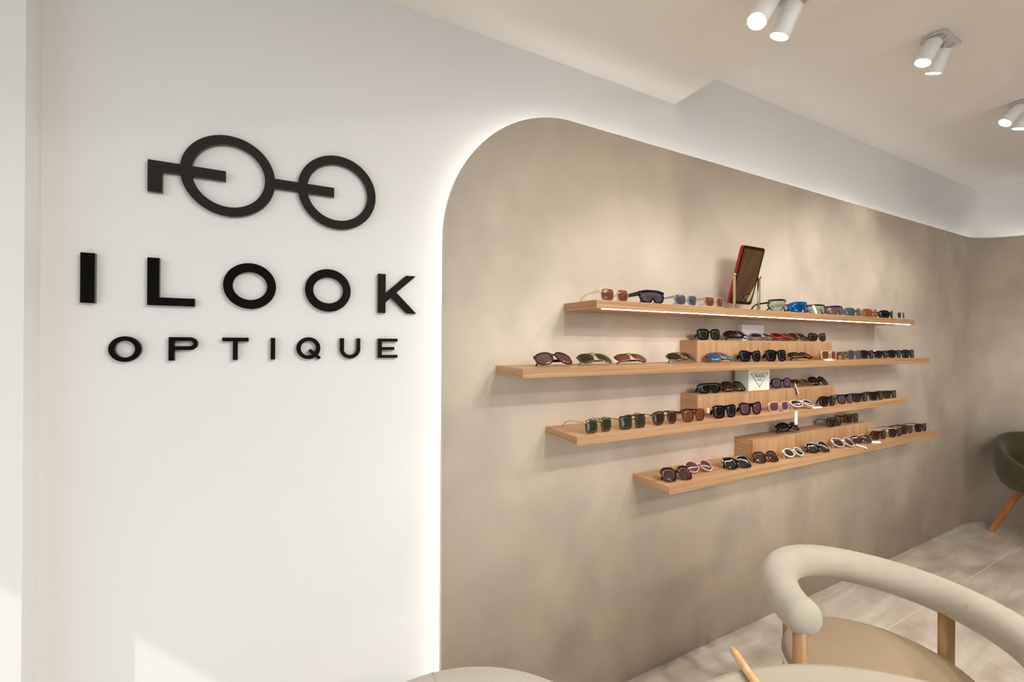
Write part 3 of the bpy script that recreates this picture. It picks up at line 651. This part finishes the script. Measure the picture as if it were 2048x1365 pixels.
# ------------------------------------------------------------------ tube-backed chairs
def tube_chair(cx, cy, face, label, zt=.66, r=.30, plain=False, rt_=.056, s0=40, s1=40, legs=(-59, 59, 130, -130)):
    root = empty('tube_armchair', (cx, cy, 0), 0, label=label, cat='chair', group='round tube-backed chairs at the table')
    a0, a1 = face + s1, face + 360 - s0
    n = 56; pts, rad = [], []
    A = [a0 + (a1 - a0) * i / n for i in range(n + 1)]
    K_ = [(0, .300), (22, .308), (44, .330), (62, .318), (80, .285), (100, .258), (120, .248), (145, .252), (180, .26)]
    def rf(t):
        q = (t - face) % 360 - 180; KK = [(0, r), (180, r)] if plain else K_ if q > 0 else [(0, .300), (30, .305), (55, .318), (75, .335), (90, .350), (110, .360), (180, .360)]; q = abs(q); j = max(i for i, k in enumerate(KK[:-1]) if k[0] <= q + 1e-9)
        u = (q - KK[j][0]) / (KK[j + 1][0] - KK[j][0]); return KK[j][1] * (1 - u) + KK[j + 1][1] * u
    rs = [rf(t) for t in A]
    for _ in range(10): rs = [rs[0]] + [(rs[i - 1] + 2 * rs[i] + rs[i + 1]) / 4 for i in range(1, n)] + [rs[-1]]
    P = [Vector((q * math.cos(R(t)), q * math.sin(R(t)), zt)) for q, t in zip(rs, A)]
    d0 = (P[0] - P[1]).normalized(); d1 = (P[-1] - P[-2]).normalized()
    cap = [(.98, .20), (.90, .45), (.72, .70), (.5, .87), (.22, .975)]
    for k, rr in sorted(cap, key=lambda c: -c[0]): pts.append(P[0] + d0 * rt_ * .62 * k); rad.append(rt_ * rr if k != .98 else rt_ * .2)
    for p in P: pts.append(p); rad.append(rt_)
    for k, rr in sorted(cap, key=lambda c: c[0]): pts.append(P[-1] + d1 * rt_ * .62 * k); rad.append(rt_ * rr)
    tb = obj('back_tube', sweep(bmesh.new(), pts, rad, 28), M['boucle'], root, True)
    for t in (face + 180 - 46, face + 180 + 46):
        c_ = Vector((rf(t) * math.cos(R(t)), rf(t) * math.sin(R(t)), zt)); u = Vector((math.cos(R(t)), math.sin(R(t)), 0)); v = Vector((0, 0, 1))
        obj('seam', sweep(bmesh.new(), [c_ + (u * math.cos(2 * PI * i / 32) + v * math.sin(2 * PI * i / 32)) * rt_ for i in range(32)], .0012, 6, closed=True), M['seam'], tb)
    obj('seat', lathe(bmesh.new(), [(0, .438), (.225, .438), (.247, .446), (.255, .465), (.254, .482), (.244, .494), (.22, .499), (0, .501)], 72), M['seat_tan'], root, True)
    obj('seat_shell', lathe(bmesh.new(), [(0, .420), (.22, .420), (.250, .430), (.258, .446), (.2575, .470), (.2555, .470), (.25, .445), (0, .437)], 72), M['seat_edge'], root, True)
    for t in legs:
        t = face + t; q = rf(t) - .012
        x, y = max(q - .004, .262) * math.cos(R(t)), max(q - .004, .262) * math.sin(R(t))
        obj('leg', sweep(bmesh.new(), [(x, y, 0), (x, y, .30), (x, y, zt - rt_ * .6)], [.015, .0205, .0205], 20), M['oak_leg'], root, True)
    return root
tube_chair(1.63, -.79, 197, 'cream chair with thick curved tube back and tan seat, right of the table', legs=(-39, 79, 150, -115))
tube_chair(.268, -.785, -51, 'cream chair of which only the rounded back tube shows at the bottom edge', plain=True)

# ------------------------------------------------------------------ green tub chair
gx, gy, gf = 5.0, -.49, 225
rt = empty('green_tub_chair', (gx, gy, 0), label='olive green upholstered tub chair with oak legs in the far right corner', cat='chair')
bm = bmesh.new(); n = 48; O, I_ = [], []
def rimz(t):  # height of the shell rim by angle from the facing direction
    k = (1 - math.cos(t)) / 2; return .50 + .30 * k ** .8
for j in range(n + 1):
    t = R(38) + (2 * PI - 2 * R(38)) * j / n; zz = rimz(t); w_ = R(gf) + t; ring = []
    prof = [(.20, .40), (.275, .43), (.305, .50), (.315, .60)]
    ps = [(r, z_) for r, z_ in prof if z_ < zz - .03] + [(.320, zz - .02), (.312, zz), (.290, zz + .004), (.272, zz - .012), (.262, max(.47, zz - .05)), (.250, .455), (.20, .45)]
    while len(ps) < 11: ps.insert(1, tuple((Vector(ps[0]) * .5 + Vector(ps[1]) * .5)))
    O.append([bm.verts.new((r * math.cos(w_), r * math.sin(w_), z_)) for r, z_ in ps])
for A_, B_ in zip(O, O[1:]):
    for i in range(len(A_) - 1): bm.faces.new((A_[i], B_[i], B_[i + 1], A_[i + 1]))
for A_ in (O[0], O[-1]): bm.faces.new(A_)
obj('shell', bm, M['green_fabric'], rt, True)
obj('seat_cushion', lathe(bmesh.new(), [(0, .40), (.24, .40), (.262, .43), (.262, .46), (.24, .485), (0, .492)], 48), M['green_fabric'], rt, True)
obj('leg_hub', lathe(bmesh.new(), [(0, .375), (.06, .375), (.06, .402), (0, .402)], 24), M['oak_warm'], rt)
for t in (90, 180, 270, 0):
    dx, dy = math.cos(R(t)), math.sin(R(t))
    bm = sweep(bmesh.new(), [(dx * .05, dy * .05, .385), (dx * .17, dy * .17, .372), (dx * .215, dy * .215, .30), (dx * .335, dy * .335, 0.0)], [(.021, .014), (.022, .020), (.022, .018), (.018, .014)], up=Vector((dx, dy, 0.3)))
    obj('leg', bm, M['oak_warm'], rt)
